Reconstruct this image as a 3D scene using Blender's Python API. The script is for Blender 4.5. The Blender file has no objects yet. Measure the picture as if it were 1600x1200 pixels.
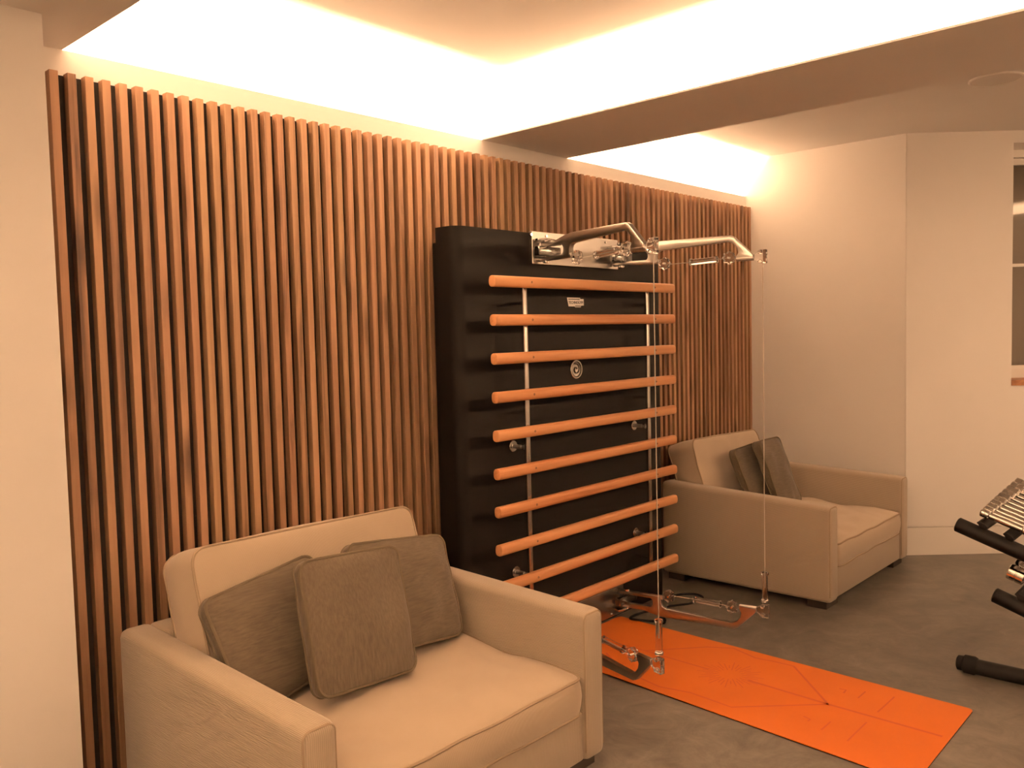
import bpy, bmesh, math, random
from mathutils import Vector, Matrix, noise
R = math.radians
V = Vector
SC = bpy.context.scene
COL = SC.collection
random.seed(7)

# ------------------------------------------------------------------ camera
CAM = V((-0.96822, -2.66477, 1.37573))
cr = V((0.67417648, -0.73817715, -0.02409486))
cu = V((0.05955025, 0.02181186, 0.99798698))
cf = V((0.73616563, 0.67425421, -0.05866368))
cd = bpy.data.cameras.new('camera')
cd.sensor_fit = 'HORIZONTAL'; cd.sensor_width = 36.0; cd.lens = 1337.09 / 1600 * 36
cd.clip_start = 0.05; cd.clip_end = 60
co = bpy.data.objects.new('camera', cd); COL.objects.link(co)
m = Matrix.Identity(4)
for i in range(3):
    m[i][0] = cr[i]; m[i][1] = cu[i]; m[i][2] = -cf[i]; m[i][3] = CAM[i]
co.matrix_world = m
SC.camera = co

# ------------------------------------------------------------------ world and exposure
w = bpy.data.worlds.new('night'); SC.world = w; w.use_nodes = True
w.node_tree.nodes['Background'].inputs[0].default_value = (0.004, 0.004, 0.006, 1)
w.node_tree.nodes['Background'].inputs[1].default_value = 1.0
vs = SC.view_settings
vs.view_transform = 'Standard'; vs.look = 'None'; vs.gamma = 1.0; vs.use_curve_mapping = False
vs.exposure = 0.0
try:
    SC.cycles.max_bounces = 14; SC.cycles.diffuse_bounces = 8; SC.cycles.transmission_bounces = 10
    SC.cycles.sample_clamp_indirect = 6.0
except Exception:
    pass

# room levels
ZS, ZC = 2.244, 2.48            # soffit underside, raised ceiling
YW = 0.04                       # face of the rear wall above the slats
XL, XB0, XB1 = 0.055, 1.825, 2.435   # edge of the soffit, two edges of the beam
XE = 4.311                      # end wall
XW, YO = -3.3, -4.6             # wall behind on one side, wall opposite the slats

# ------------------------------------------------------------------ cove lamps (warm LED tape behind every lip)
WARM = (1.0, 0.60, 0.335)
LEDK = 34.5                     # watts per metre of tape
def led(x0, y0, x1, y1, z, k=1.0, face=(0, 0, 1)):
    a, b = V((x0, y0, z)), V((x1, y1, z))
    L = (b - a).length
    ld = bpy.data.lights.new('cove_led', 'AREA'); ld.shape = 'RECTANGLE'
    ld.size = L; ld.size_y = 0.02; ld.energy = LEDK * L * k; ld.color = WARM
    o = bpy.data.objects.new('cove_led', ld); COL.objects.link(o)
    o.location = (a + b) / 2
    zz = -V(face).normalized(); xx = (b - a).normalized(); yy = zz.cross(xx)     # the tape shines along face
    o.rotation_euler = Matrix((xx, yy, zz)).transposed().to_euler()
    return o
led(XL + .03, .10, XB0 - .02, .10, 2.206, 1.12)
led(XB1 + .02, .10, XE - .02, .10, 2.19, .8)
led(XL - .055, -.03, XL - .055, YO + .1, 2.262, .8, (-.7, 0, .7))
led(XB0 + .055, -.03, XB0 + .055, YO + .1, 2.262, 1.5, (.7, 0, .7))
led(XL + .03, YO - .065, XB0 - .02, YO - .065, 2.36, 3.4)
led(XB1 + .02, YO - .065, 7.0, YO - .065, 2.36, 14.0)
led(-.545, -.9, -.545, YO + .1, 2.275, 2.3)
led(-2.755, -.9, -2.755, YO + .1, 2.275, 2.3)
led(-2.65, YO - .065, -.65, YO - .065, 2.36, 4.5)
led(-2.65, -.745, -.65, -.745, 2.275, 2.3)

# fill lamps added out of view in the ceiling, to brighten angled wall and floor
FILL_LAMPS = [(4.9, -3.3), (3.5, -3.5), (6.1, -4.0)]
for (x, y) in FILL_LAMPS:
    ld = bpy.data.lights.new('fill_lamp', 'AREA'); ld.shape = 'DISK'; ld.size = .15; ld.energy = 15.0; ld.color = WARM
    o = bpy.data.objects.new('fill_lamp', ld); COL.objects.link(o); o.location = (x, y, ZC - .012)

# ------------------------------------------------------------------ mesh helpers
def BM(): return bmesh.new()

def tag(o, label, cat, group=None):
    o['label'] = label; o['category'] = cat
    if group: o['group'] = group
    return o

def thing(name, loc, label, cat, group=None):
    o = bpy.data.objects.new(name, None); COL.objects.link(o)
    o.empty_display_size = 0.1; o.location = loc
    return tag(o, label, cat, group)

def root_loc(o):
    p = V((0, 0, 0))
    while o is not None:
        p = p + o.location; o = o.parent
    return p

def obj(name, bm, mats, parent=None, smooth=None, label=None, local=False):
    """Link a bmesh (world coordinates unless local) as one mesh object under parent."""
    if not isinstance(mats, (list, tuple)): mats = [mats]
    if parent is not None and not local:
        d = root_loc(parent)
        for v in bm.verts: v.co -= d
    bmesh.ops.recalc_face_normals(bm, faces=bm.faces)
    me = bpy.data.meshes.new(name); bm.to_mesh(me); bm.free()
    for mt in mats: me.materials.append(mt)
    if smooth is not None:
        me.polygons.foreach_set('use_smooth', [True] * len(me.polygons))
        try: me.set_sharp_from_angle(angle=R(smooth))
        except Exception: pass
    o = bpy.data.objects.new(name, me); COL.objects.link(o)
    if parent is not None: o.parent = parent
    if label: o['label'] = label
    return o

def struct(name, bm, mats, parent=None, smooth=None):
    o = obj(name, bm, mats, parent, smooth)
    if parent is None: o['kind'] = 'structure'
    return o

def box(bm, x0, x1, y0, y1, z0, z1, mi=0):
    vs_ = [bm.verts.new(c) for c in ((x0,y0,z0),(x1,y0,z0),(x1,y1,z0),(x0,y1,z0),(x0,y0,z1),(x1,y0,z1),(x1,y1,z1),(x0,y1,z1))]
    out = []
    for f in ((0,3,2,1),(4,5,6,7),(0,1,5,4),(1,2,6,5),(2,3,7,6),(3,0,4,7)):
        fc = bm.faces.new([vs_[i] for i in f]); fc.material_index = mi; out.append(fc)
    return vs_, out

def hexa(bm, pts, bev=0.0, seg=3):
    """Eight corners (bottom ring then top ring), edges rounded."""
    vs_ = [bm.verts.new(c) for c in pts]
    fs = [bm.faces.new([vs_[i] for i in f]) for f in ((0,3,2,1),(4,5,6,7),(0,1,5,4),(1,2,6,5),(2,3,7,6),(3,0,4,7))]
    if bev:
        es = {e for f in fs for e in f.edges}
        bmesh.ops.bevel(bm, geom=list(es), offset=bev, segments=seg, profile=0.5, affect='EDGES')

def bbox(bm, x0, x1, y0, y1, z0, z1, bev=0.004, seg=2):
    t = BM()
    hexa(t, ((x0,y0,z0),(x1,y0,z0),(x1,y1,z0),(x0,y1,z0),(x0,y0,z1),(x1,y0,z1),(x1,y1,z1),(x0,y1,z1)), bev, seg)
    merge(bm, t)

def merge(bm, t, mi=None):
    me = bpy.data.meshes.new('t'); t.to_mesh(me); t.free()
    n = len(bm.faces)
    bm.from_mesh(me); bpy.data.meshes.remove(me)
    if mi is not None:
        bm.faces.ensure_lookup_table()
        for f in bm.faces[n:]: f.material_index = mi

def frame_of(d):
    d = d.normalized()
    a = V((0, 0, 1)) if abs(d.z) < .9 else V((1, 0, 0))
    u = d.cross(a).normalized(); v = d.cross(u).normalized()
    return u, v

def lathe(bm, p0, d, prof, seg=24, mi=0, wob=None):
    """Revolve (distance, radius) pairs about the axis from p0 along d."""
    p0 = V(p0); d = V(d).normalized(); u, v = frame_of(d)
    rings = []
    for (t, r) in prof:
        ring = []
        for k in range(seg):
            a = 2 * math.pi * k / seg
            rr = r * (wob(a) if wob else 1)
            ring.append(bm.verts.new(p0 + d * t + (u * math.cos(a) + v * math.sin(a)) * rr))
        rings.append(ring)
    for a, b in zip(rings, rings[1:]):
        for k in range(seg):
            f = bm.faces.new((a[k], a[(k+1) % seg], b[(k+1) % seg], b[k])); f.material_index = mi
    for ring in (rings[0], rings[-1]):
        f = bm.faces.new(ring); f.material_index = mi

def rod(bm, p0, p1, r, seg=20, ch=0.0, mi=0):
    p0, p1 = V(p0), V(p1); L = (p1 - p0).length
    if ch: prof = [(0, r - ch), (ch, r), (L - ch, r), (L, r - ch)]
    else: prof = [(0, r), (L, r)]
    lathe(bm, p0, p1 - p0, prof, seg, mi)

def tube(bm, path, r, seg=8, closed=False, mi=0):
    P = [V(p) for p in path]; n = len(P)
    rings = []; pu = None
    for i in range(n):
        if closed: d = P[(i+1) % n] - P[i-1]
        else: d = P[min(i+1, n-1)] - P[max(i-1, 0)]
        if d.length < 1e-9: d = V((0, 0, 1))
        d.normalize()
        if pu is None: u, v = frame_of(d)
        else:
            u = pu - d * pu.dot(d)
            if u.length < 1e-6: u, v = frame_of(d)
            u.normalize(); v = d.cross(u)
        pu = u
        rings.append([bm.verts.new(P[i] + (u * math.cos(2*math.pi*k/seg) + v * math.sin(2*math.pi*k/seg)) * r) for k in range(seg)])
    pairs = list(zip(rings, rings[1:])) + ([(rings[-1], rings[0])] if closed else [])
    for a, b in pairs:
        for k in range(seg):
            f = bm.faces.new((a[k], a[(k+1) % seg], b[(k+1) % seg], b[k])); f.material_index = mi
    if not closed:
        bm.faces.new(rings[0]).material_index = mi; bm.faces.new(rings[-1]).material_index = mi

def prism(bm, pts, off, bev=0.0, mi=0):
    """Planar outline (3D points) extruded by vector off."""
    t = BM(); off = V(off)
    a = [t.verts.new(V(p)) for p in pts]; b = [t.verts.new(V(p) + off) for p in pts]
    n = len(pts)
    t.faces.new(a); t.faces.new(b[::-1])
    for k in range(n): t.faces.new((a[k], a[(k+1) % n], b[(k+1) % n], b[k]))
    bmesh.ops.recalc_face_normals(t, faces=t.faces)
    if bev:
        es = [e for e in t.edges if len(e.link_faces) == 2 and e.calc_face_angle(0) > R(40)]
        bmesh.ops.bevel(t, geom=es, offset=bev, segments=2, profile=0.5, affect='EDGES')
    bmesh.ops.triangulate(t, faces=[f for f in t.faces if len(f.verts) > 4])
    merge(bm, t, mi)

def smooth_path(pts, n=8, closed=False):
    P = [V(p) for p in pts]; out = []
    N = len(P); last = N if closed else N - 1
    for i in range(last):
        g = (lambda k: P[k % N]) if closed else (lambda k: P[max(0, min(N-1, k))])
        a, b, c, d = g(i-1), g(i), g(i+1), g(i+2)
        for j in range(n):
            t = j / n
            out.append(0.5 * ((2*b) + (c-a)*t + (2*a-5*b+4*c-d)*t*t + (3*b-a-3*c+d)*t**3))
    if not closed: out.append(P[-1])
    return out

# ------------------------------------------------------------------ materials
def mat(name, col=(.5,.5,.5), rough=.5, metal=0.0, spec=.5, trans=0.0, ior=1.45, coat=0.0, sheen=0.0):
    mt = bpy.data.materials.new(name); mt.use_nodes = True
    b = mt.node_tree.nodes['Principled BSDF']
    b.inputs['Base Color'].default_value = (*col, 1); b.inputs['Roughness'].default_value = rough
    b.inputs['Metallic'].default_value = metal; b.inputs['Specular IOR Level'].default_value = spec
    b.inputs['Transmission Weight'].default_value = trans; b.inputs['IOR'].default_value = ior
    b.inputs['Coat Weight'].default_value = coat; b.inputs['Sheen Weight'].default_value = sheen
    return mt

class NT:
    def __init__(s, mt):
        s.t = mt.node_tree; s.b = s.t.nodes['Principled BSDF']
    def n(s, typ, **kw):
        nd = s.t.nodes.new(typ)
        for k, v in kw.items(): setattr(nd, k, v)
        return nd
    def l(s, a, b): s.t.links.new(a, b)
    def coords(s, scale=(1,1,1)):
        tc = s.n('ShaderNodeTexCoord'); mp = s.n('ShaderNodeMapping'); mp.inputs['Scale'].default_value = scale
        s.l(tc.outputs['Object'], mp.inputs['Vector']); return mp.outputs['Vector']
    def noise(s, vec, scale, detail=4, rough=.55, dist=0.0, w=None):
        nd = s.n('ShaderNodeTexNoise'); nd.inputs['Scale'].default_value = scale; nd.inputs['Detail'].default_value = detail
        nd.inputs['Roughness'].default_value = rough; nd.inputs['Distortion'].default_value = dist
        s.l(vec, nd.inputs['Vector'])
        if w is not None:
            nd.noise_dimensions = '4D'; s.l(w, nd.inputs['W'])
        return nd.outputs['Fac']
    def ramp(s, fac, stops):
        nd = s.n('ShaderNodeValToRGB'); e = nd.color_ramp.elements
        while len(e) < len(stops): e.new(0.5)
        for el, (p, c) in zip(e, stops): el.position = p; el.color = (*c, 1) if len(c) == 3 else c
        s.l(fac, nd.inputs['Fac']); return nd.outputs['Color']
    def math(s, op, a, b=None):
        nd = s.n('ShaderNodeMath', operation=op)
        for i, x in enumerate((a, b)):
            if x is None: continue
            if isinstance(x, (int, float)): nd.inputs[i].default_value = x
            else: s.l(x, nd.inputs[i])
        return nd.outputs[0]
    def mix(s, fac, a, b, mode='MIX'):
        nd = s.n('ShaderNodeMix', data_type='RGBA', blend_type=mode)
        for i, x in ((0, fac), (6, a), (7, b)):
            if isinstance(x, (int, float)): nd.inputs[i].default_value = x
            elif isinstance(x, tuple): nd.inputs[i].default_value = (*x, 1)
            else: s.l(x, nd.inputs[i])
        return nd.outputs[2]
    def bump(s, h, strength=.2, dist=.002):
        nd = s.n('ShaderNodeBump'); nd.inputs['Strength'].default_value = strength; nd.inputs['Distance'].default_value = dist
        s.l(h, nd.inputs['Height']); s.l(nd.outputs['Normal'], s.b.inputs['Normal'])

def paint(name, col, rough=.75):
    mt = mat(name, col, rough, spec=.3); t = NT(mt)
    v = t.coords()
    f = t.noise(v, 1.4, 3)
    t.l(t.ramp(f, [(.3, tuple(c*.975 for c in col)), (.7, tuple(min(1, c*1.02) for c in col))]), t.b.inputs['Base Color'])
    t.bump(t.noise(v, 220, 3), .05, .0006)
    return mt

def wood(name, dark, mid, light, axis, rough=.5, scale=1.0, knots=False, island=False, streak=1.0):
    """Grain stretched along an axis; each loose piece gets its own tone and grain."""
    mt = mat(name, mid, rough, spec=.35); t = NT(mt)
    sc = [34*scale]*3; sc['xyz'.index(axis)] = 1.3*scale
    v = t.coords(tuple(sc))
    w_ = None
    if island:
        g = t.n('ShaderNodeNewGeometry'); rnd = g.outputs['Random Per Island']
    else:
        rnd = t.n('ShaderNodeObjectInfo').outputs['Random']
    w_ = t.math('MULTIPLY', rnd, 60.0)
    a = t.noise(v, 1.0, 5, .6, .9, w_)
    sc2 = [9*scale]*3; sc2['xyz'.index(axis)] = .9*scale
    b = t.noise(t.coords(tuple(sc2)), 1.0, 3, .5, .3, w_)
    f = t.math('ADD', t.math('MULTIPLY', a, .62 * streak), t.math('MULTIPLY', b, .5))
    f = t.math('ADD', f, t.math('MULTIPLY', t.math('SUBTRACT', rnd, .5), .16))
    c = t.ramp(f, [(.35, dark), (.50, mid), (.68, light)])
    if island:
        hue = t.math('FRACT', t.math('MULTIPLY', rnd, 37.7))
        c = t.mix(t.math('MULTIPLY', hue, .5), c, t.mix(1.0, c, (.92, 1.10, .95), 'MULTIPLY'))
    if knots:
        sk = [13.0]*3; sk['xyz'.index(axis)] = 3.2
        vo = t.n('ShaderNodeTexVoronoi'); vo.voronoi_dimensions = '4D'; vo.inputs['Scale'].default_value = .8
        t.l(t.coords(tuple(sk)), vo.inputs['Vector']); t.l(w_, vo.inputs['W'])
        kf = t.ramp(vo.outputs['Distance'], [(.08, (1,1,1)), (.34, (0,0,0))])
        c = t.mix(t.math('MULTIPLY', kf, .75), c, tuple(x*.28 for x in dark))
    t.l(c, t.b.inputs['Base Color'])
    t.bump(a, .12, .0008)
    return mt

M = {}
M['white'] = paint('white_paint', (.83, .815, .80))
M['ceil'] = paint('ceiling_paint', (.80, .785, .765))
M['trim'] = mat('satin_trim_paint', (.78, .76, .73), .4)
M['slat'] = wood('slat_walnut', (.075, .037, .021), (.25, .135, .080), (.375, .215, .132), 'z', .55, 1.0, True, True)
M['backing'] = mat('black_felt', (.018, .015, .013), .95, spec=.1)
M['oak'] = wood('oak_bar', (.26, .095, .036), (.47, .205, .088), (.57, .285, .132), 'x', .42, 1.0, streak=1.25)
M['sillwood'] = wood('sill_wood', (.22, .10, .05), (.38, .18, .09), (.5, .26, .13), 'x', .4)
M['panel'] = mat('black_laminate', (.0042, .0035, .003), .55, spec=.06)
M['chrome'] = mat('polished_metal', (.74, .72, .69), .10, 1.0)
M['satin'] = mat('satin_metal', (.48, .45, .42), .28, 1.0)
M['pegmetal'] = mat('peg_metal', (.62, .59, .55), .42, 1.0)
M['dusky'] = mat('dark_polished_metal', (.28, .27, .255), .14, 1.0)
M['brushed'] = mat('brushed_metal', (.47, .45, .43), .27, 1.0)
M['clear'] = mat('clear_acrylic', (.93, .89, .86), .10, 0, .6, 1.0, 1.45)
M['cord'] = mat('grey_cord', (.42, .38, .33), .6)
M['screw'] = mat('dark_screw', (.06, .05, .045), .35, .8)
M['black'] = mat('black_powder_coat', (.0045, .0042, .004), .5, spec=.12)
M['rubber'] = mat('black_rubber', (.005, .0048, .0046), .75, spec=.12)
M['darkwood'] = mat('dark_leg', (.02, .014, .010), .5)
M['ink'] = mat('black_print', (.01, .01, .01), .5)
M['glass'] = mat('window_glass', (.9, .9, .9), .02, 0, .5, 1.0, 1.5)
M['night'] = mat('unlit_masonry', (.45, .39, .31), .9)

# polished concrete floor
M['floor'] = mat('concrete', (.15, .14, .12), .42, spec=.3)
t = NT(M['floor']); v = t.coords()
f1 = t.noise(v, 1.3, 7, .66, .8); f2 = t.noise(v, 7.0, 7, .72, .9)
c = t.ramp(t.math('ADD', t.math('MULTIPLY', f1, .5), t.math('MULTIPLY', f2, .5)), [(.36, (.055, .050, .042)), (.5, (.114, .102, .087)), (.66, (.190, .173, .150))])
t.l(c, t.b.inputs['Base Color'])
t.l(t.math('ADD', t.math('MULTIPLY', f2, .28), .27), t.b.inputs['Roughness'])
t.bump(f2, .04, .002)

def fabric(name, dark, light, pitch, ribs=True, sheen=.25, bump=.5):
    """Corded upholstery: cords run along the depth on sides and upright on fronts."""
    mt = mat(name, light, .92, spec=.12, sheen=sheen); t = NT(mt)
    tc = t.n('ShaderNodeTexCoord'); sep = t.n('ShaderNodeSeparateXYZ'); t.l(tc.outputs['Object'], sep.inputs[0])
    nrm = t.n('ShaderNodeSeparateXYZ'); t.l(tc.outputs['Normal'], nrm.inputs[0])
    front = t.math('GREATER_THAN', t.math('ABSOLUTE', nrm.outputs[1]), .72)
    xz = t.math('ADD', sep.outputs[0], t.math('MULTIPLY', sep.outputs[2], t.math('SUBTRACT', 1.0, front)))
    wv = t.math('SINE', t.math('MULTIPLY', xz, 2*math.pi/pitch))
    h = t.math('ADD', t.math('MULTIPLY', wv, .5), .5)
    v = t.coords()
    n1 = t.noise(v, 3.5, 4, .6); n2 = t.noise(v, 420, 2, .6)
    big = t.ramp(n1, [(.25, tuple(c*.92 for c in light)), (.75, light)])
    fac = t.math('MULTIPLY', t.math('SUBTRACT', 1.0, h), .55 if ribs else 0.0)
    c = t.mix(fac, big, dark)
    c = t.mix(t.math('MULTIPLY', n2, .35), c, tuple(x*.8 for x in light))
    t.l(c, t.b.inputs['Base Color'])
    t.bump(t.math('ADD', t.math('MULTIPLY', h, 1.0 if ribs else 0.0), t.math('MULTIPLY', n2, .35)), bump, .0014)
    return mt
M['cloth'] = fabric('beige_corduroy', (.25, .195, .145), (.385, .32, .25), .0052)
M['cushion'] = fabric('beige_fine_cord', (.34, .27, .205), (.455, .372, .285), .0031, bump=.3)
M['beigepipe'] = mat('beige_piping', (.28, .22, .16), .9, spec=.1)
def chenille(name, axis, dark, light):
    mt = mat(name, light, .92, spec=.1, sheen=.12); t = NT(mt)
    sc = [170.0]*3; sc['xyz'.index(axis)] = 16.0
    a = t.noise(t.coords(tuple(sc)), 1.0, 3, .6); n1 = t.noise(t.coords(), 6.0, 3, .6)
    f = t.math('ADD', t.math('MULTIPLY', a, .7), t.math('MULTIPLY', n1, .3))
    t.l(t.ramp(f, [(.34, dark), (.66, light)]), t.b.inputs['Base Color'])
    t.bump(a, .35, .0012)
    return mt
M['olive'] = chenille('olive_chenille_across', 'x', (.058, .045, .031), (.088, .071, .05))
M['olive_up'] = chenille('olive_chenille_upright', 'z', (.060, .046, .031), (.092, .074, .052))
M['olivepipe'] = mat('olive_piping', (.085, .068, .046), .9, spec=.1)
M['mat'] = mat('orange_rubber', (.83, .185, .018), .55, spec=.3)
t = NT(M['mat']); v = t.coords()
t.l(t.ramp(t.noise(v, 2.5, 3), [(.3, (.49, .115, .014)), (.7, (.555, .135, .018))]), t.b.inputs['Base Color'])
M['matline'] = mat('red_orange_print', (.41, .066, .008), .55)

# ------------------------------------------------------------------ room shell
b = BM(); box(b, XW - .2, 8.2, YO - .4, .4, -.12, 0); struct('floor', b, M['floor'])
b = BM(); box(b, XW - .2, 8.2, YO - .4, .4, ZC, ZC + .12); struct('ceiling', b, M['ceil'])
# rear wall: the face behind the slats stops at the soffit level, a trough for the tape behind it
b = BM()
box(b, XW, XE + .02, YW, YW + .02, 0, ZS)
box(b, XW, XE + .02, YW + .02, .16, 0, 2.17)
box(b, XW, XE + .02, .16, .30, 0, ZC)
struct('wall_back', b, M['white'])
# white pier that ends the slatted wall
b = BM(); box(b, XW, -.088, -.215, YW, 0, ZS); struct('wall_left_pier', b, M['white'])
b = BM(); box(b, XW - .15, XW, YO - .2, .3, 0, ZC); struct('wall_left', b, M['white'])
# opposite wall with the same trough
b = BM()
box(b, XW, 8, YO - .02, YO, 0, 2.39); box(b, XW, 8, YO - .12, YO - .02, 0, 2.34); box(b, XW, 8, YO - .26, YO - .12, 0, ZC)
struct('wall_front', b, M['white'])
# end wall and the angled wall beside it
b = BM(); box(b, XE, XE + .12, -.975, .30, 0, ZC); struct('wall_end', b, M['white'])

A0 = V((4.311, -.978, 0)); E = V((.667, -.745, 0)).normalized(); N = V((-E.y * -1, 0, 0))
N = V((E.y, -E.x, 0)); N = N if N.dot(CAM - A0) > 0 else -N       # towards the room
def cw(s, d, z): return A0 + E * s + N * d + V((0, 0, z))          # along the wall, out of it, up
def cbox(bm, s0, s1, d0, d1, z0, z1, mi=0):
    pts = [cw(s, d, z) for z in (z0, z1) for (s, d) in ((s0, d0), (s1, d0), (s1, d1), (s0, d1))]
    vs_ = [bm.verts.new(p) for p in pts]
    for f in ((0,3,2,1),(4,5,6,7),(0,1,5,4),(1,2,6,5),(2,3,7,6),(3,0,4,7)):
        bm.faces.new([vs_[i] for i in f]).material_index = mi
S0, S1, WZ0, WZ1 = .617, 1.75, 1.012, 2.409
b = BM()
cbox(b, 0, S0, -.28, 0, .171, ZC); cbox(b, S1, 5.2, -.28, 0, .171, ZC)
cbox(b, S0, S1, -.28, 0, .171, WZ0); cbox(b, S0, S1, -.28, 0, WZ1, ZC)
cbox(b, 0, 5.2, -.28, -.012, 0, .171)
struct('wall_right', b, M['white'])
b = BM(); cbox(b, .0, 5.2, -.012, .001, 0, .165); struct('baseboard_right', b, M['trim'])
b = BM(); box(b, XE - .012, XE, -.975, -.0, 0, .165); struct('baseboard_end', b, M['trim'])

# window in the angled wall
b = BM(); D0, D1 = -.265, -.205
F = .05
cbox(b, S0 - .0, S0 + F, D0, D1, WZ0 + .02, WZ1); cbox(b, S1 - F, S1, D0, D1, WZ0 + .02, WZ1)
cbox(b, S0, S1, D0, D1, WZ1 - .045, WZ1); cbox(b, S0, S1, D0, D1, WZ0 + .02, WZ0 + .075)
win = struct('window_1', b, M['trim'])
b = BM()
cbox(b, S0 + F, S0 + F + .045, D0 + .008, D1 - .012, WZ0 + .075, WZ1 - .05); cbox(b, S1 - F - .045, S1 - F, D0 + .008, D1 - .012, WZ0 + .075, WZ1 - .05)
cbox(b, S0 + F, S1 - F, D0 + .008, D1 - .012, WZ1 - .088, WZ1 - .05); cbox(b, S0 + F, S1 - F, D0 + .008, D1 - .012, WZ0 + .075, WZ0 + .095)
cbox(b, S0 + F, S1 - F, D0 + .008, D1 - .012, 1.709, 1.727)
obj('window_sash', b, M['trim'], win)
b = BM(); cbox(b, S0 + F, S1 - F, -.240, -.234, WZ0 + .09, WZ1 - .08); obj('glass_pane', b, M['glass'], win)
b = BM(); cbox(b, S0, S1, -.205, .004, WZ0 - .012, WZ0 + .02); obj('window_sill', b, M['sillwood'], win)
b = BM(); cbox(b, S0 - .5, S1 + .5, -.50, -.45, 0, 3); cbox(b, S0 - .5, S1 + .5, -.45, -.29, .3, .35); struct('wall_lightwell', b, M['night'])

# soffits: boards at the lower level with closed cores above, each with a lip for the tape
def soffit(bm, x0, x1, y0, y1, lx0=0, lx1=0, ly0=0, ly1=0):
    box(bm, x0, x1, y0, y1, ZS, ZS + .008)
    box(bm, x0 + lx0, x1 - lx1, y0 + ly0, y1 - ly1, ZS + .008, ZC)
b = BM(); soffit(b, -.6, XL, YO, YW, .1, .1); soffit(b, -2.7, -.6, -.8, YW, 0, 0, .1, 0); soffit(b, XW, -2.7, YO, YW, 0, .1)
struct('ceiling_soffit', b, M['ceil'])
b = BM(); box(b, -.045, XL - .1, YW, .16, ZS - .08, ZC); box(b, XW, -.045, YW, .16, 2.1, ZC); struct('trim_1', b, M['ceil'])
b = BM(); box(b, XB0, XB1, YO, YW, ZS, ZS + .008); box(b, XB0 + .1, XB1, YO - .1, .16, ZS + .008, ZC); struct('ceiling_beam', b, M['ceil'])

for k, (x, y) in enumerate(FILL_LAMPS):  # rims around the added fill lamps, out of view
    b = BM(); lathe(b, (x, y, ZC + .004), (0, 0, -1), [(0, .10), (.009, .10), (.011, .095), (.011, .085), (.006, .080), (.006, .0005)], 40)
    struct('trim_%d' % (k + 2), b, M['trim'], smooth=40)

# ------------------------------------------------------------------ slatted wall
NS = 87; PITCH = (XE - .025) / (NS - 1); ST = 2.169
t_ = thing('slat_wall', (0, .03, 0), 'brown wooden slat cladding with black gaps covering the rear wall', 'wall cladding')
b = BM(); box(b, -.088, XE, .030, YW, 0, ST - .004); obj('backing_board', b, M['backing'], t_, label='black backing behind the slats')
b = BM()
for i in range(NS):
    t = BM(); x = i * PITCH
    hexa(t, ((x,0,0),(x+.025,0,0),(x+.025,.030,0),(x,.030,0),(x,0,ST),(x+.025,0,ST),(x+.025,.030,ST),(x,.030,ST)), .0012, 1)
    merge(b, t)
obj('slat_panel', b, M['slat'], t_)

# ------------------------------------------------------------------ ceiling speaker
sp = thing('ceiling_speaker', (3.46, -1.636, ZC), 'round white flush loudspeaker in the ceiling beyond the beam', 'speaker')
b = BM(); lathe(b, (3.46, -1.636, ZC + .005), (0, 0, -1), [(0, .112), (.011, .112), (.013, .109), (.013, .103), (.010, .101), (0, .101)], 48)
obj('rim', b, M['trim'], sp, 40)
b = BM(); lathe(b, (3.46, -1.636, ZC + .004), (0, 0, -1), [(0, .101), (.010, .1005), (.0115, .07), (.012, .0005)], 48)
gm = mat('speaker_mesh', (.66, .645, .62), .7)
obj('grille', b, gm, sp, 40)

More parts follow.
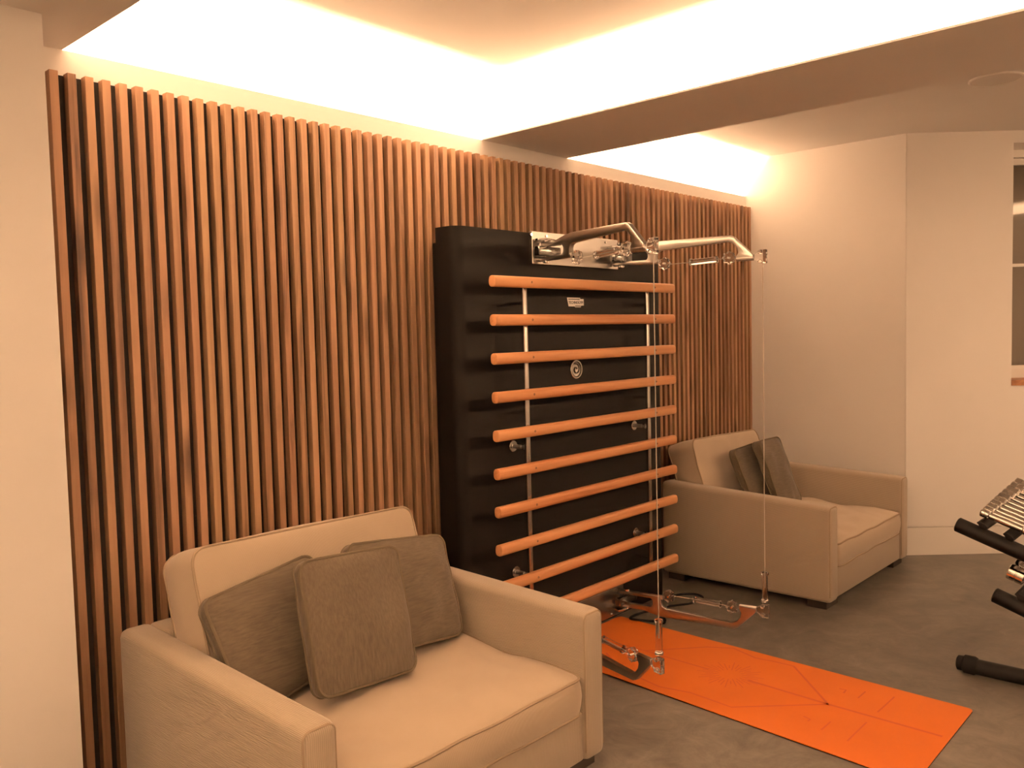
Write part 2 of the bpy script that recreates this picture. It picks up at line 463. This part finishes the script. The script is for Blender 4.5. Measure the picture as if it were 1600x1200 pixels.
# ------------------------------------------------------------------ soft box cushions
def cushion(w, d, h, crown=.03, crown2=None, r=.04, n=26, wrinkle=.004, seed=0, bulge=.006, power=.55, sag=0.0):
    """Box cushion lying in its own xy plane, with puffed faces and a gusset; returns mesh and its two seam loops."""
    crown2 = crown if crown2 is None else crown2
    bm = BM()
    def plan(a, c):
        x, y = a * w / 2, c * d / 2
        ix, iy = max(-(w/2-r), min(w/2-r, x)), max(-(d/2-r), min(d/2-r, y))
        dx, dy = (x - ix) / r, (y - iy) / r
        if dx and dy:
            dx, dy = dx * math.sqrt(1 - dy*dy/2), dy * math.sqrt(1 - dx*dx/2)
        return ix + dx * r, iy + dy * r
    def edge_wave(a, c):
        q = noise.noise(V((a*2.2 + seed*3.1, c*2.2, seed))) * wrinkle * 1.2
        return q
    def vert(a, c, side, cr_):
        x, y = plan(a, c)
        k = max(0.0, (1 - a*a) * (1 - c*c)) ** power
        wr = noise.noise(V((x*7 + seed, y*7, seed*2 + side))) * wrinkle * min(1, k*2.5) + noise.noise(V((x*19 + seed, y*12, seed + side))) * wrinkle * .5 * min(1, k*2.5)
        z = side * (h/2 + cr_ * k + wr + edge_wave(a, c)) - sag * (1 - c*c) * 0
        return V((x, y, z))
    us = [math.sin(math.pi/2 * (2*i/n - 1)) for i in range(n+1)]
    us = [.55*u + .45*(2*i/n - 1) for i, u in enumerate(us)]
    G = {}
    for side, cr_ in ((1, crown), (-1, crown2)):
        for i in range(n+1):
            for j in range(n+1):
                G[side, i, j] = bm.verts.new(vert(us[i], us[j], side, cr_))
        for i in range(n):
            for j in range(n):
                f = [G[side, i, j], G[side, i+1, j], G[side, i+1, j+1], G[side, i, j+1]]
                bm.faces.new(f if side > 0 else f[::-1])
    ring = [(i, 0) for i in range(n)] + [(n, j) for j in range(n)] + [(i, n) for i in range(n, 0, -1)] + [(0, j) for j in range(n, 0, -1)]
    rows = []
    for tt in (.25, .5, .75):
        row = []
        for (i, j) in ring:
            p, q = G[1, i, j].co, G[-1, i, j].co
            c0 = p.lerp(q, tt); out = V((p.x, p.y, 0)); out = out / max(out.length, 1e-6)
            row.append(bm.verts.new(c0 + out * bulge * math.sin(math.pi * tt)))
        rows.append(row)
    L = [[G[1, i, j] for (i, j) in ring]] + rows + [[G[-1, i, j] for (i, j) in ring]]
    m_ = len(ring)
    for a, c in zip(L, L[1:]):
        for k in range(m_): bm.faces.new((a[k], c[k], c[(k+1) % m_], a[(k+1) % m_]))
    top = [v.co.copy() for v in L[0]]; bot = [v.co.copy() for v in L[-1]]
    return bm, top, bot

def place(bm, loops, mx):
    bm.transform(mx)
    return [[mx @ p for p in l] for l in loops]

def axes(o, u, v):
    u = V(u).normalized(); v = V(v); v = (v - u * v.dot(u)).normalized(); nn = u.cross(v)
    mx = Matrix.Identity(4)
    for i in range(3): mx[i][0] = u[i]; mx[i][1] = v[i]; mx[i][2] = nn[i]; mx[i][3] = o[i]
    return mx

# ------------------------------------------------------------------ armchairs
AW, AD = 1.115, .95             # overall width and depth
def armchair(name, loc, label, cush_top, cush_yaw, backz, arm_back):
    """Local frame: x across, y=0 at the front, towards the wall +y, z up from the floor."""
    root = thing(name, loc, label, 'armchair')
    hw = AW / 2; at_ = .098; zf, zb, z0 = .506, arm_back, .036
    for s in (-1, 1):
        b = BM(); xo, xi = s * hw, s * (hw - at_)
        x0, x1 = min(xo, xi), max(xo, xi)
        hexa(b, ((x0,0,z0),(x1,0,z0),(x1,AD,z0),(x0,AD,z0),(x0,0,zf),(x1,0,zf),(x1,AD,zb),(x0,AD,zb)), .024, 4)
        arm = obj('arm', b, M['cloth'], root, 35, local=True)
        b = BM(); e = .016; y = -.0005
        q = .006; rr = .020; y = .0085
        px = [(x0+q, y, z0+.03)] + [(x0+q+rr-rr*math.cos(k*math.pi/12), y, zf-q-rr+rr*math.sin(k*math.pi/12)) for k in range(7)] + \
             [(x1-q-rr+rr*math.sin(k*math.pi/12), y, zf-q-rr+rr*math.cos(k*math.pi/12)) for k in range(7)] + [(x1-q, y, z0+.03)]
        tube(b, px, .0030, 6)
        obj('piping', b, M['beigepipe'], arm, 40, local=True)
    b = BM(); xi = hw - at_ + .012
    hexa(b, ((-xi,AD-.14,z0),(xi,AD-.14,z0),(xi,AD,z0),(-xi,AD,z0),(-xi,AD-.12,zb-.002),(xi,AD-.12,zb-.002),(xi,AD,zb-.002),(-xi,AD,zb-.002)), .022, 3)
    obj('backrest', b, M['cloth'], root, 35, local=True)
    b = BM(); hexa(b, ((-xi,.018,z0),(xi,.018,z0),(xi,AD-.1,z0),(-xi,AD-.1,z0),(-xi,.018,.196),(xi,.018,.196),(xi,AD-.1,.196),(-xi,AD-.1,.196)), .012, 3)
    obj('seat_base', b, M['cloth'], root, 35, local=True)
    # seat cushion
    cwid, cdep, ch = AW - 2*at_ - .006, .76, .115
    bm, tp, bt = cushion(cwid, cdep, ch, .042, .004, .035, 34, .011, 3, .010, .5)
    mx = Matrix.Translation((0, .008 + cdep/2, .196 + ch/2 + .006)) @ Matrix.Rotation(R(1.2), 4, 'X')
    tp, bt = place(bm, (tp, bt), mx)
    sc_ = obj('seat_cushion', bm, M['cushion'], root, 50, local=True)
    b = BM(); tube(b, tp, .0042, 6, True); tube(b, bt, .0042, 6, True)
    obj('piping', b, M['beigepipe'], sc_, 40, local=True)
    # back cushion, leaning
    bw, bh, bt_ = .90, .45, .15
    bm, tp, bt = cushion(bw, bh, bt_, .018, .012, .05, 28, .006, 5 + loc[0], .012, .55)
    lean = R(17)
    u = V((math.cos(cush_yaw), math.sin(cush_yaw), -.035)).normalized()
    back = V((-math.sin(cush_yaw), math.cos(cush_yaw), 0))
    v = V((0, 0, math.cos(lean))) + back * math.sin(lean)
    # front top centre given; middle of the cushion lies half a height down and half a thickness behind
    nn = u.cross(v).normalized()
    o = V(cush_top) - v.normalized() * bh/2 - nn * bt_/2
    mx = axes(o, u, v)
    tp, bt = place(bm, (tp, bt), mx)
    bc = obj('back_cushion', bm, M['cushion'], root, 50, local=True)
    b = BM(); tube(b, tp, .0042, 6, True); tube(b, bt, .0042, 6, True)
    obj('piping', b, M['beigepipe'], bc, 40, local=True)
    for sx in (-1, 1):
        for y0 in (.03, AD - .13):
            b = BM(); bbox(b, min(sx*(hw-.02), sx*(hw-.16)), max(sx*(hw-.02), sx*(hw-.16)), y0, y0 + .10, 0, .0375, .003)
            obj('leg', b, M['darkwood'], root, local=True, label='short black block leg')
    return root
ch1 = armchair('armchair', (.6185, -1.07, 0), 'wide beige corded armchair with three brown pillows between the white pier and the exercise frame',
         (-.008, .745, .772), R(6), .60, .535)
ch2 = armchair('armchair', (3.5925, -1.045, 0), 'wide beige corded armchair with two brown pillows in the corner beyond the exercise frame',
         (-.005, .855, .752), R(4), .58, .545)

from mathutils.bvhtree import BVHTree
def tree_of(objs):
    vs_, fs = [], []
    for o in objs:
        off = len(vs_); d = root_loc(o)
        vs_ += [v.co + d for v in o.data.vertices]; fs += [[off + i for i in p.vertices] for p in o.data.polygons]
    return BVHTree.FromPolygons(vs_, fs)
def family(root):
    out = []
    for o in bpy.data.objects:
        q = o
        while q is not None:
            if q == root and o.type == 'MESH': out.append(o); break
            q = q.parent
    return out
def settle(root, others, step):
    fixed = tree_of([o for r in others for o in family(r)]); mine = family(root); n = 0
    while n < 60 and tree_of(mine).overlap(fixed):
        root.location = root.location + V(step); n += 1
    print('SETTLE', root.name, n)
def pillow(tl, tr, bl, th, label, group, seed):
    tl, tr, bl = V(tl), V(tr), V(bl)
    u = tr - tl; v = tl - bl
    wd, ht = u.length, v.length
    mid = (tr + bl) / 2
    root_p = V((mid.x, mid.y, min(bl.z, (bl + u).z)))
    root = thing('throw_pillow', root_p, label, 'pillow', group)
    bm, tp, bt = cushion(wd, ht, .035, th/2 - .012, th/2 - .012, .035, 24, .006, seed, .004, .6)
    mx = axes(mid, u, v)
    mx = mx @ Matrix.Translation((0, 0, -th/2 + .01))
    tp, bt = place(bm, (tp, bt), mx)
    cov = obj('cover', bm, M['olive_up' if seed == 13 else 'olive'], root, 50)
    b = BM(); tube(b, tp, .0048, 6, True); tube(b, bt, .0048, 6, True)
    obj('piping', b, M['olivepipe'], root, 40)
    return root
G1 = 'brown pillows on the armchair beside the white pier'
p0 = pillow((.168,-.485,.665), (.545,-.445,.716), (.180,-.615,.355), .09, 'olive brown pillow at the armchair arm nearest the white pier, partly covered', G1, 11)
p1 = pillow((.610,-.485,.712), (1.028,-.470,.664), (.600,-.610,.392), .09, 'olive brown pillow at the armchair arm beside the exercise frame, behind the upright one', G1, 12)
p2 = pillow((.322,-.605,.722), (.672,-.605,.702), (.385,-.715,.370), .09, 'upright olive brown pillow in front of two others on the armchair seat', G1, 13)
G2 = 'brown pillows on the armchair in the corner'
p3 = pillow((3.345,-.37,.690), (3.64,-.36,.700), (3.365,-.50,.362), .08, 'brown pillow half hidden behind another on the corner armchair', G2, 14)
p4 = pillow((3.395,-.47,.725), (3.715,-.44,.715), (3.47,-.60,.368), .08, 'brown pillow leaning in front of another on the corner armchair', G2, 15)

ST_ = (0, -.0015, .0015)
settle(p0, [ch1], ST_); settle(p1, [ch1, p0], ST_); settle(p2, [ch1, p0, p1], ST_)
settle(p3, [ch2], ST_); settle(p4, [ch2, p3], ST_)

# ------------------------------------------------------------------ wall exercise frame
XC = 2.08
gym = thing('cable_exercise_frame', (XC, -.265, 0), 'black panel exercise frame with ten wooden bars and chrome cable arms', 'exercise machine')
# panel with rounded upright corners
b = BM(); x0, x1, yf, yb, r = 1.350, 2.808, -.265, -.150, .05
prof = [(x0, yb)] + [(x0 + r - r*math.cos(a), yf + r - r*math.sin(a)) for a in [k*math.pi/16 for k in range(9)]] + \
       [(x1 - r + r*math.sin(a), yf + r - r*math.cos(a)) for a in [k*math.pi/16 for k in range(9)]] + [(x1, yb)]
prism(b, [(x, y, .0) for x, y in prof], (0, 0, 1.800))
obj('panel', b, M['panel'], gym, 30)
b = BM(); bbox(b, x0 + .12, x1 - .12, yb, .0, .0, 1.76, .004); obj('wall_mount', b, M['panel'], gym)
# uprights
for x in (1.645, 2.537):
    b = BM(); bbox(b, x - .012, x + .012, -.357, -.341, .20, 1.60, .004, 2)
    for z in (1.50, 1.05, .60, .26): rod(b, (x, -.341, z), (x, -.262, z), .007, 12)
    obj('upright', b, M['brushed'], gym, 30)
# bars
for k in range(10):
    z = 1.5805 - k * .1507
    b = BM(); hh, dd = .0225, .0185
    pr_ = []
    for a in range(24):
        th = 2*math.pi*a/24; c_, s_ = math.cos(th), math.sin(th)
        pr_.append((1.431, -.375 + dd * math.copysign(abs(c_)**.75, c_), z + hh * math.copysign(abs(s_)**.75, s_)))
    prism(b, pr_, (1.294, 0, 0), .003)
    bar = obj('bar', b, M['oak'], gym, 40)
    for x in (1.645, 2.545):
        b = BM(); lathe(b, (x, -.3925, z), (0, -1, 0), [(0, .0045), (.0015, .0045), (.0016, .0025), (.0008, .0022)], 14)
        obj('screw', b, M['screw'], bar)
# pegs
for (x, z) in ((1.646, .908), (2.532, .910), (1.646, .376), (2.532, .375)):
    b = BM(); lathe(b, (x, -.264, z), (0, -1, 0), [(0, .024), (.006, .024), (.008, .022), (.008, .012), (.0085, .012), (.010, .011)], 32)
    pg = obj('peg_plate', b, M['brushed'], gym, 35)
    b = BM(); lathe(b, (x, -.27, z), (0, -1, 0), [(0, .009), (.045, .0085), (.048, .006), (.060, .0055), (.062, .011), (.070, .011), (.072, .009)], 20)
    obj('peg', b, M['pegmetal'], pg, 35)
# round badge with a swirl
b = BM(); lathe(b, (2.080, -.264, 1.208), (0, -1, 0), [(0, .043), (.006, .043), (.008, .041), (.008, .036), (.005, .035), (.004, .030), (.004, .0005)], 48)
bd = obj('badge', b, M['brushed'], gym, 30)
b = BM()
pts = []
for k in range(40):
    a = k / 39 * 2.6 * math.pi; rr = .004 + .022 * k / 39
    pts.append((2.080 + rr*math.cos(a), -.2695, 1.208 + rr*math.sin(a)))
tube(b, pts, .0028, 6); tube(b, [(2.080 + .033*math.cos(a*math.pi/24), -.2695, 1.208 + .033*math.sin(a*math.pi/24)) for a in range(48)], .0016, 6, True)
obj('badge_relief', b, M['screw'], bd, 40)
# maker's plate and lettering
lx, lz, ly = 2.085, 1.509, -.265
b = BM()
o_ = [(-.061,.0215),(.034,.0215),(.036,.0165),(.061,.0165),(.061,-.0135),(.040,-.0135),(.038,-.0215),(-.004,-.0215),(-.006,-.0175),(-.050,-.0175)]
prism(b, [(lx + x, ly, lz + z) for x, z in o_], (0, -.003, 0))
pl = obj('logo_plate', b, M['brushed'], gym)
b = BM()
prism(b, [(lx + x, ly - .0031, lz + z) for x, z in [(-.052,.0165),(.031,.0165),(.031,.0125),(-.051,.0125)]], (0, -.0004, 0))
prism(b, [(lx + x, ly - .0031, lz + z) for x, z in [(-.002,-.0135),(.036,-.0135),(.037,-.0175),(-.002,-.0175)]], (0, -.0004, 0))
fc = bpy.data.curves.new('lettering', 'FONT'); fc.body = 'TECHNOGYM'; fc.size = .0235; fc.align_x = 'CENTER'; fc.align_y = 'CENTER'
fc.offset = .0; fc.extrude = .0003; fc.space_character = .92
fo = bpy.data.objects.new('lettering', fc); COL.objects.link(fo)
bpy.context.view_layer.update()
me = bpy.data.meshes.new_from_object(fo.evaluated_get(bpy.context.evaluated_depsgraph_get()))
bpy.data.objects.remove(fo)
t = BM(); t.from_mesh(me); bpy.data.meshes.remove(me)
xs = [v.co.x for v in t.verts]; sw = .104 / (max(xs) - min(xs))
t.transform(Matrix.Translation((lx + .003, ly - .0033, lz - .0005)) @ Matrix.Rotation(R(90), 4, 'X') @ Matrix.Diagonal((sw, sw*1.05, 1, 1)))
merge(b, t)
obj('logo_lettering', b, M['ink'], pl)

# arm outline in (distance from pivot, height) for the upper pair; the lower pair is its mirror
ARM = [(-.02,1.760),(.09,1.760),(.15,1.774),(.20,1.779),(.522,1.779),(.538,1.772),(.619,1.690),(.619,1.668),(.545,1.668),(.547,1.688),
       (.556,1.701),(.551,1.722),(.535,1.742),(.510,1.753),(.348,1.744),(.200,1.737),(.183,1.730),(.176,1.715),(.176,1.681),(-.03,1.681),
       (-.03,1.696),(.122,1.696),(.132,1.702),(.136,1.712),(.135,1.726),(.125,1.737),(-.02,1.738)]
def wob(a): return 1 + .10 * math.cos(8 * a)
def cable_arm(piv, e, up):
    e = V((e[0], e[1], 0)).normalized(); nrm = V((e.y, -e.x, 0))
    if nrm.dot(CAM - V((piv[0], piv[1], 1.0))) < 0: nrm = -nrm
    zz = (lambda z: z) if up else (lambda z: 1.816 - z)
    def P(s, z, d=0.0): return V((piv[0], piv[1], 0)) + e * s + nrm * d + V((0, 0, zz(z)))
    b = BM()
    prism(b, [P(s, z, -.012) for s, z in ARM], nrm * .024, .0025)
    rod(b, P(-.04, 1.6885), P(.185, 1.6885), .0105, 20, .002)
    rod(b, P(.545, 1.677), P(.622, 1.677), .0125, 20, .002)
    arm = obj('cable_arm', b, M['satin'], gym, 35)
    # pivot hardware
    b = BM(); lathe(b, P(0, 1.671), V((0, 0, 1 if up else -1)), [(0, .011), (.002, .013), (.010, .013), (.011, .008), (.088, .008), (.089, .013), (.099, .013), (.101, .011)], 20)
    obj('pivot_bolt', b, M['chrome'], arm, 35)
    # scalloped clear pulleys at the fork and by the tip
    for s, z, rr in ((.213, 1.677, .0265), (.512, 1.683, .0265)):
        b = BM()
        c0 = P(s, z, -.012)
        lathe(b, c0, nrm, [(0, rr*.86), (.003, rr), (.009, rr), (.011, rr*.8), (.013, rr*.8), (.015, rr), (.021, rr), (.024, rr*.86)], 48, 0, wob)
        pu = obj('pulley', b, M['clear'], arm, 30, label='clear scalloped pulley')
        b = BM(); rod(b, P(s, z, -.016), P(s, z, .016), .0045, 12); obj('axle', b, M['chrome'], pu)
    # hand grip on the cord between them
    b = BM(); lathe(b, P(.332, 1.6745), P(.462, 1.680) - P(.332, 1.6745), [(0, .006), (.002, .016), (.009, .0165), (.012, .0135), (.118, .0135), (.121, .0165), (.128, .016), (.130, .006)], 20)
    obj('grip', b, M['clear'], arm, 35, label='clear tubular hand grip')
    b = BM(); tube(b, [P(.225, 1.6725), P(.33, 1.6745), P(.462, 1.680), P(.50, 1.682)], .0016, 6); obj('cord', b, M['cord'], arm)
    # clear guide block at the tip
    b = BM()
    ho = [(.634,1.697),(.646,1.708),(.676,1.709),(.676,1.650),(.646,1.651),(.634,1.662),(.622,1.668),(.622,1.690)]
    prism(b, [P(s, z, -.011) for s, z in ho], nrm * .022, .003)
    gb = obj('guide_block', b, M['clear'], arm, 35, label='clear cable guide block')
    for z in (1.699, 1.660):
        b = BM(); lathe(b, P(.648, z, -.013), nrm, [(0, .007), (.004, .009), (.022, .009), (.026, .007)], 20)
        obj('roller', b, M['clear'], gb, 35)
    if not up:
        b = BM(); z0 = .175
        lathe(b, P(.658, 1.816 - z0), (0, 0, 1), [(0, .007), (.002, .0155), (.010, .0165), (.014, .0125), (.120, .0125), (.124, .0165), (.134, .016), (.138, .006)], 20)
        obj('grip', b, M['clear'], arm, 35, label='clear tubular hand grip standing on the guide block')
    return P(.658, 1.66) if up else P(.658, 1.816 - .24)
eL = (-.2406, -.9706); eR = (.1827, -.983)
PLv = (1.830, -.314); PRv = (2.360, -.330)
for piv, e in ((PLv, eL), (PRv, eR)):
    hi = cable_arm(piv, e, True); lo = cable_arm(piv, e, False)
    b = BM(); tube(b, [lo, lo.lerp(hi, .5), hi], .0019, 8)
    obj('cable', b, M['cord'], gym, 40, label='thin grey cable strung between the arm tips')
# plates and hinge blocks
for up in (True, False):
    zz = (lambda z: z) if up else (lambda z: 1.816 - z)
    za, zb = sorted((zz(1.668), zz(1.806)))
    if not up: za = .012
    b = BM(); bbox(b, 1.780, 2.400, -.283, -.262, za, zb, .002, 1)
    pl = obj('mount_plate', b, M['brushed'], gym)
    for cx in (1.822, 2.352):
        z0, z1 = sorted((zz(1.6975), zz(1.7365)))
        b = BM(); bbox(b, cx - .072, cx + .072, -.347, -.318, z0, z1, .005, 2); bbox(b, cx - .02, cx + .06, -.320, -.282, z0 + .004, z1 - .004, .003, 1)
        hb = obj('hinge_block', b, M['dusky'], pl, 30)
        b = BM()
        z0, z1 = sorted((zz(1.764), zz(1.772)))
        prism(b, [(cx-.035,-.285,z0),(cx-.050,-.320,z0),(cx+.005,-.345,z0),(cx+.045,-.335,z0),(cx+.06,-.285,z0)], (0, 0, z1 - z0), .001)
        obj('hinge_cap', b, M['chrome'], pl)
        for dx in (-.05, .05):
            b = BM(); rod(b, (cx + dx, -.282, zz(1.79)), (cx + dx, -.287, zz(1.79)), .006, 6)
            obj('bolt', b, M['chrome'], pl)

# ------------------------------------------------------------------ yoga mat
def matpt(q):
    """Plan position on the floor."""
    return V((q[0], q[1], 0))
corners = [(1.655, -1.855), (2.303, -1.852), (2.350, -.292), (1.772, -.292)]
b = BM()
out = []
rc = .022
for i in range(4):
    p = V(corners[i]).to_3d(); a = V(corners[i-1]).to_3d(); c = V(corners[(i+1) % 4]).to_3d()
    d1 = (a - p).normalized(); d2 = (c - p).normalized()
    for k in range(6):
        tt = k / 5; q = (p + d1*rc*(1-tt)**2 + d2*rc*tt**2)
        out.append(q)
prism(b, [(q.x, q.y, .0005) for q in out], (0, 0, .003), mi=2)
prism(b, [(q.x, q.y, .0035) for q in out], (0, 0, .0025))
def stripe(pts, wd):
    P = [V((p[0], p[1], 0)) for p in pts]
    L, Rr = [], []
    for i in range(len(P)):
        d = (P[min(i+1, len(P)-1)] - P[max(i-1, 0)]).normalized(); n_ = V((-d.y, d.x, 0))
        L.append(P[i] + n_*wd/2); Rr.append(P[i] - n_*wd/2)
    for i in range(len(P)-1):
        vs_ = [b.verts.new((q.x, q.y, .0063)) for q in (L[i], L[i+1], Rr[i+1], Rr[i])]
        b.faces.new(vs_).material_index = 1
MATLINES = {'sun': (2.044, -1.04), 'lines': [
  ([(2.018, -1.829), (2.022, -1.443), (2.037, -1.121)], 0.012),
  ([(2.038, -0.948), (2.047, -0.638), (2.049, -0.433)], 0.008),
  ([(2.022, -1.443), (2.28, -1.197), (2.277, -1.116), (2.265, -1.037), (2.307, -0.916), (2.251, -0.821), (2.046, -0.638)], 0.009),
  ([(2.022, -1.443), (1.78, -1.186), (1.787, -1.114), (1.796, -1.008), (1.769, -0.888), (1.8, -0.749), (1.86, -0.612), (1.925, -0.522)], 0.009),
  ([(2.234, -1.604), (2.067, -1.602)], 0.006),
  ([(2.216, -1.506), (2.142, -1.506)], 0.006),
  ([(1.965, -1.601), (1.789, -1.602)], 0.006),
  ([(1.893, -1.505), (1.812, -1.505)], 0.006),
  ([(2.18, -1.421), (2.185, -1.445), (2.151, -1.449)], 0.007),
  ([(1.874, -1.415), (1.865, -1.444), (1.846, -1.443)], 0.007),
]}
for pts, wd in MATLINES.get('lines', ()): stripe(pts, wd)
cx_, cy_ = MATLINES.get('sun', (2.03, -1.03))
for k in range(36):
    a = 2*math.pi*k/36; r0, r1 = .045 + .02*(k % 2), .095 + .035*(k % 3)/2
    stripe([(cx_ + r0*math.cos(a), cy_ + r0*math.sin(a)), (cx_ + r1*math.cos(a), cy_ + r1*math.sin(a))], .0035)
ym = obj('yoga_mat', b, [M['mat'], M['matline'], M['rubber']])
tag(ym, 'orange yoga mat with darker alignment lines lying on the concrete floor', 'yoga mat')

# ------------------------------------------------------------------ power cord on the floor
pc = thing('power_cord', (2.6, -.42, 0), 'thin black looped power cord on the floor under the exercise frame', 'cord')
b = BM()
tube(b, smooth_path([(2.72,-.285,.006),(2.768,-.318,.006),(2.83,-.345,.006),(2.872,-.40,.006),(2.850,-.455,.006),(2.79,-.47,.006),(2.72,-.455,.006),(2.62,-.40,.006),(2.50,-.36,.006),(2.40,-.345,.008),(2.335,-.365,.012),(2.35,-.42,.012),(2.37,-.47,.013),(2.381,-.493,.0165)], 8), .0055, 8)
obj('flex', b, M['rubber'], pc, 40)
b = BM(); lathe(b, (2.381, -.488, .0185), (.45, -.88, 0), [(0, .006), (.004, .012), (.012, .0165), (.030, .0165), (.036, .012), (.040, .004)], 20)
obj('plug', b, M['rubber'], pc, 40)

# ------------------------------------------------------------------ dumbbell rack
RX = 2.65
rk = thing('dumbbell_rack', (RX + .6, -2.1, 0), 'black tubular two tier rack holding chrome dumbbells', 'dumbbell rack')
tilt = R(19.4)
dn = V((0, -math.cos(tilt), -math.sin(tilt)))      # down the slope of a tier
def tier(px, y, z, L):
    p0 = V((px, y, z)); p1 = p0 + dn * L
    b = BM(); lathe(b, p0 - dn * .0, dn, [(0, .024), (.004, .029), (L, .029)], 28)
    return obj('tier_tube', b, M['black'], rk, 40)
XR = RX + 1.25
for xx in (RX, XR):
    tier(xx, -1.700, .588, .50); tier(xx, -1.832, .332, .48)
    b = BM(); rod(b, (xx, -1.745, .034), (xx, -2.46, .034), .030, 28)
    ft = obj('foot_tube', b, M['black'], rk, 40)
    b = BM(); lathe(b, (xx, -1.705, .036), (0, -1, 0), [(0, .022), (.004, .028), (.022, .029), (.028, .035), (.062, .036), (.072, .031), (.074, .029)], 28)
    obj('rubber_end', b, M['rubber'], ft, 40)
    b = BM(); rod(b, (xx, -2.05, .04), (xx, -2.13, .50), .030, 28); obj('column', b, M['black'], rk, 40)
def on_tier(y, y0, z0): return z0 - (y0 - y) * math.tan(tilt)
for (y0, z0, y1, y2) in ((-1.700, .588, -1.798, -1.888), (-1.832, .332, -1.93, -2.02)):
    for y in (y1, y2):
        z = on_tier(y, y0, z0) + .026
        b = BM()
        bb = [(RX - .012, y - .010, z), (RX - .012, y + .012, z), (RX - .012, y + .018, z + .018), (RX - .012, y + .026, z + .026), (RX - .012, y + .012, z + .030), (RX - .012, y - .004, z + .022), (RX - .012, y - .014, z + .012)]
        prism(b, bb, (XR - RX + .024, 0, 0), .002)
        obj('cradle_rail', b, M['black'], rk, 30)
GD = 'chrome dumbbells on the upper tier'
def dumbbell(x, y0, z, rh, lh, lg, label, group):
    """y0: the head end nearest the wall; the axis runs down the slope."""
    p0 = V((x, y0, z)); L = 2*lh + lg
    root = thing('dumbbell', p0 + dn*L/2 - V((0, 0, rh)), label, 'dumbbell', group)
    for a in (0, lh + lg):
        b = BM(); lathe(b, p0 + dn*a, dn, [(0, rh*.8), (.003, rh*.97), (.006, rh), (lh*.45, rh), (lh*.47, rh*.93), (lh*.53, rh*.93), (lh*.55, rh), (lh - .005, rh), (lh, rh*.7)], 28)
        obj('head', b, M['chrome'], root, 30)
    b = BM(); lathe(b, p0 + dn*(lh - .002), dn, [(0, .0125), (lg*.15, .0125), (lg*.5, .0145), (lg*.85, .0125), (lg + .004, .0125)], 24)
    obj('handle', b, M['chrome'], root, 40)
ORD = ['first', 'second', 'third', 'fourth', 'fifth', 'sixth', 'seventh', 'eighth', 'ninth', 'tenth']
x = RX + .022
for k in range(10):
    rh = .0165 + .0022*k; x += rh
    dumbbell(x, -1.776 + .0015*k, .6385 - .0 + (rh - .0165), rh, .034 + .0026*k, .118, 'slim chrome dumbbell, %s from the open end of the rack on its upper tier' % ORD[k], GD)
    x += rh + .012
x = RX + .03
for k in range(5):
    rh = .031 + .0015*k; x += rh
    dumbbell(x, -1.868, .418 + (rh - .031), rh, .062 + .002*k, .118, 'thick chrome dumbbell, %s from the open end of the rack on its lower tier' % ORD[k], 'chrome dumbbells on the lower tier')
    x += rh + .012
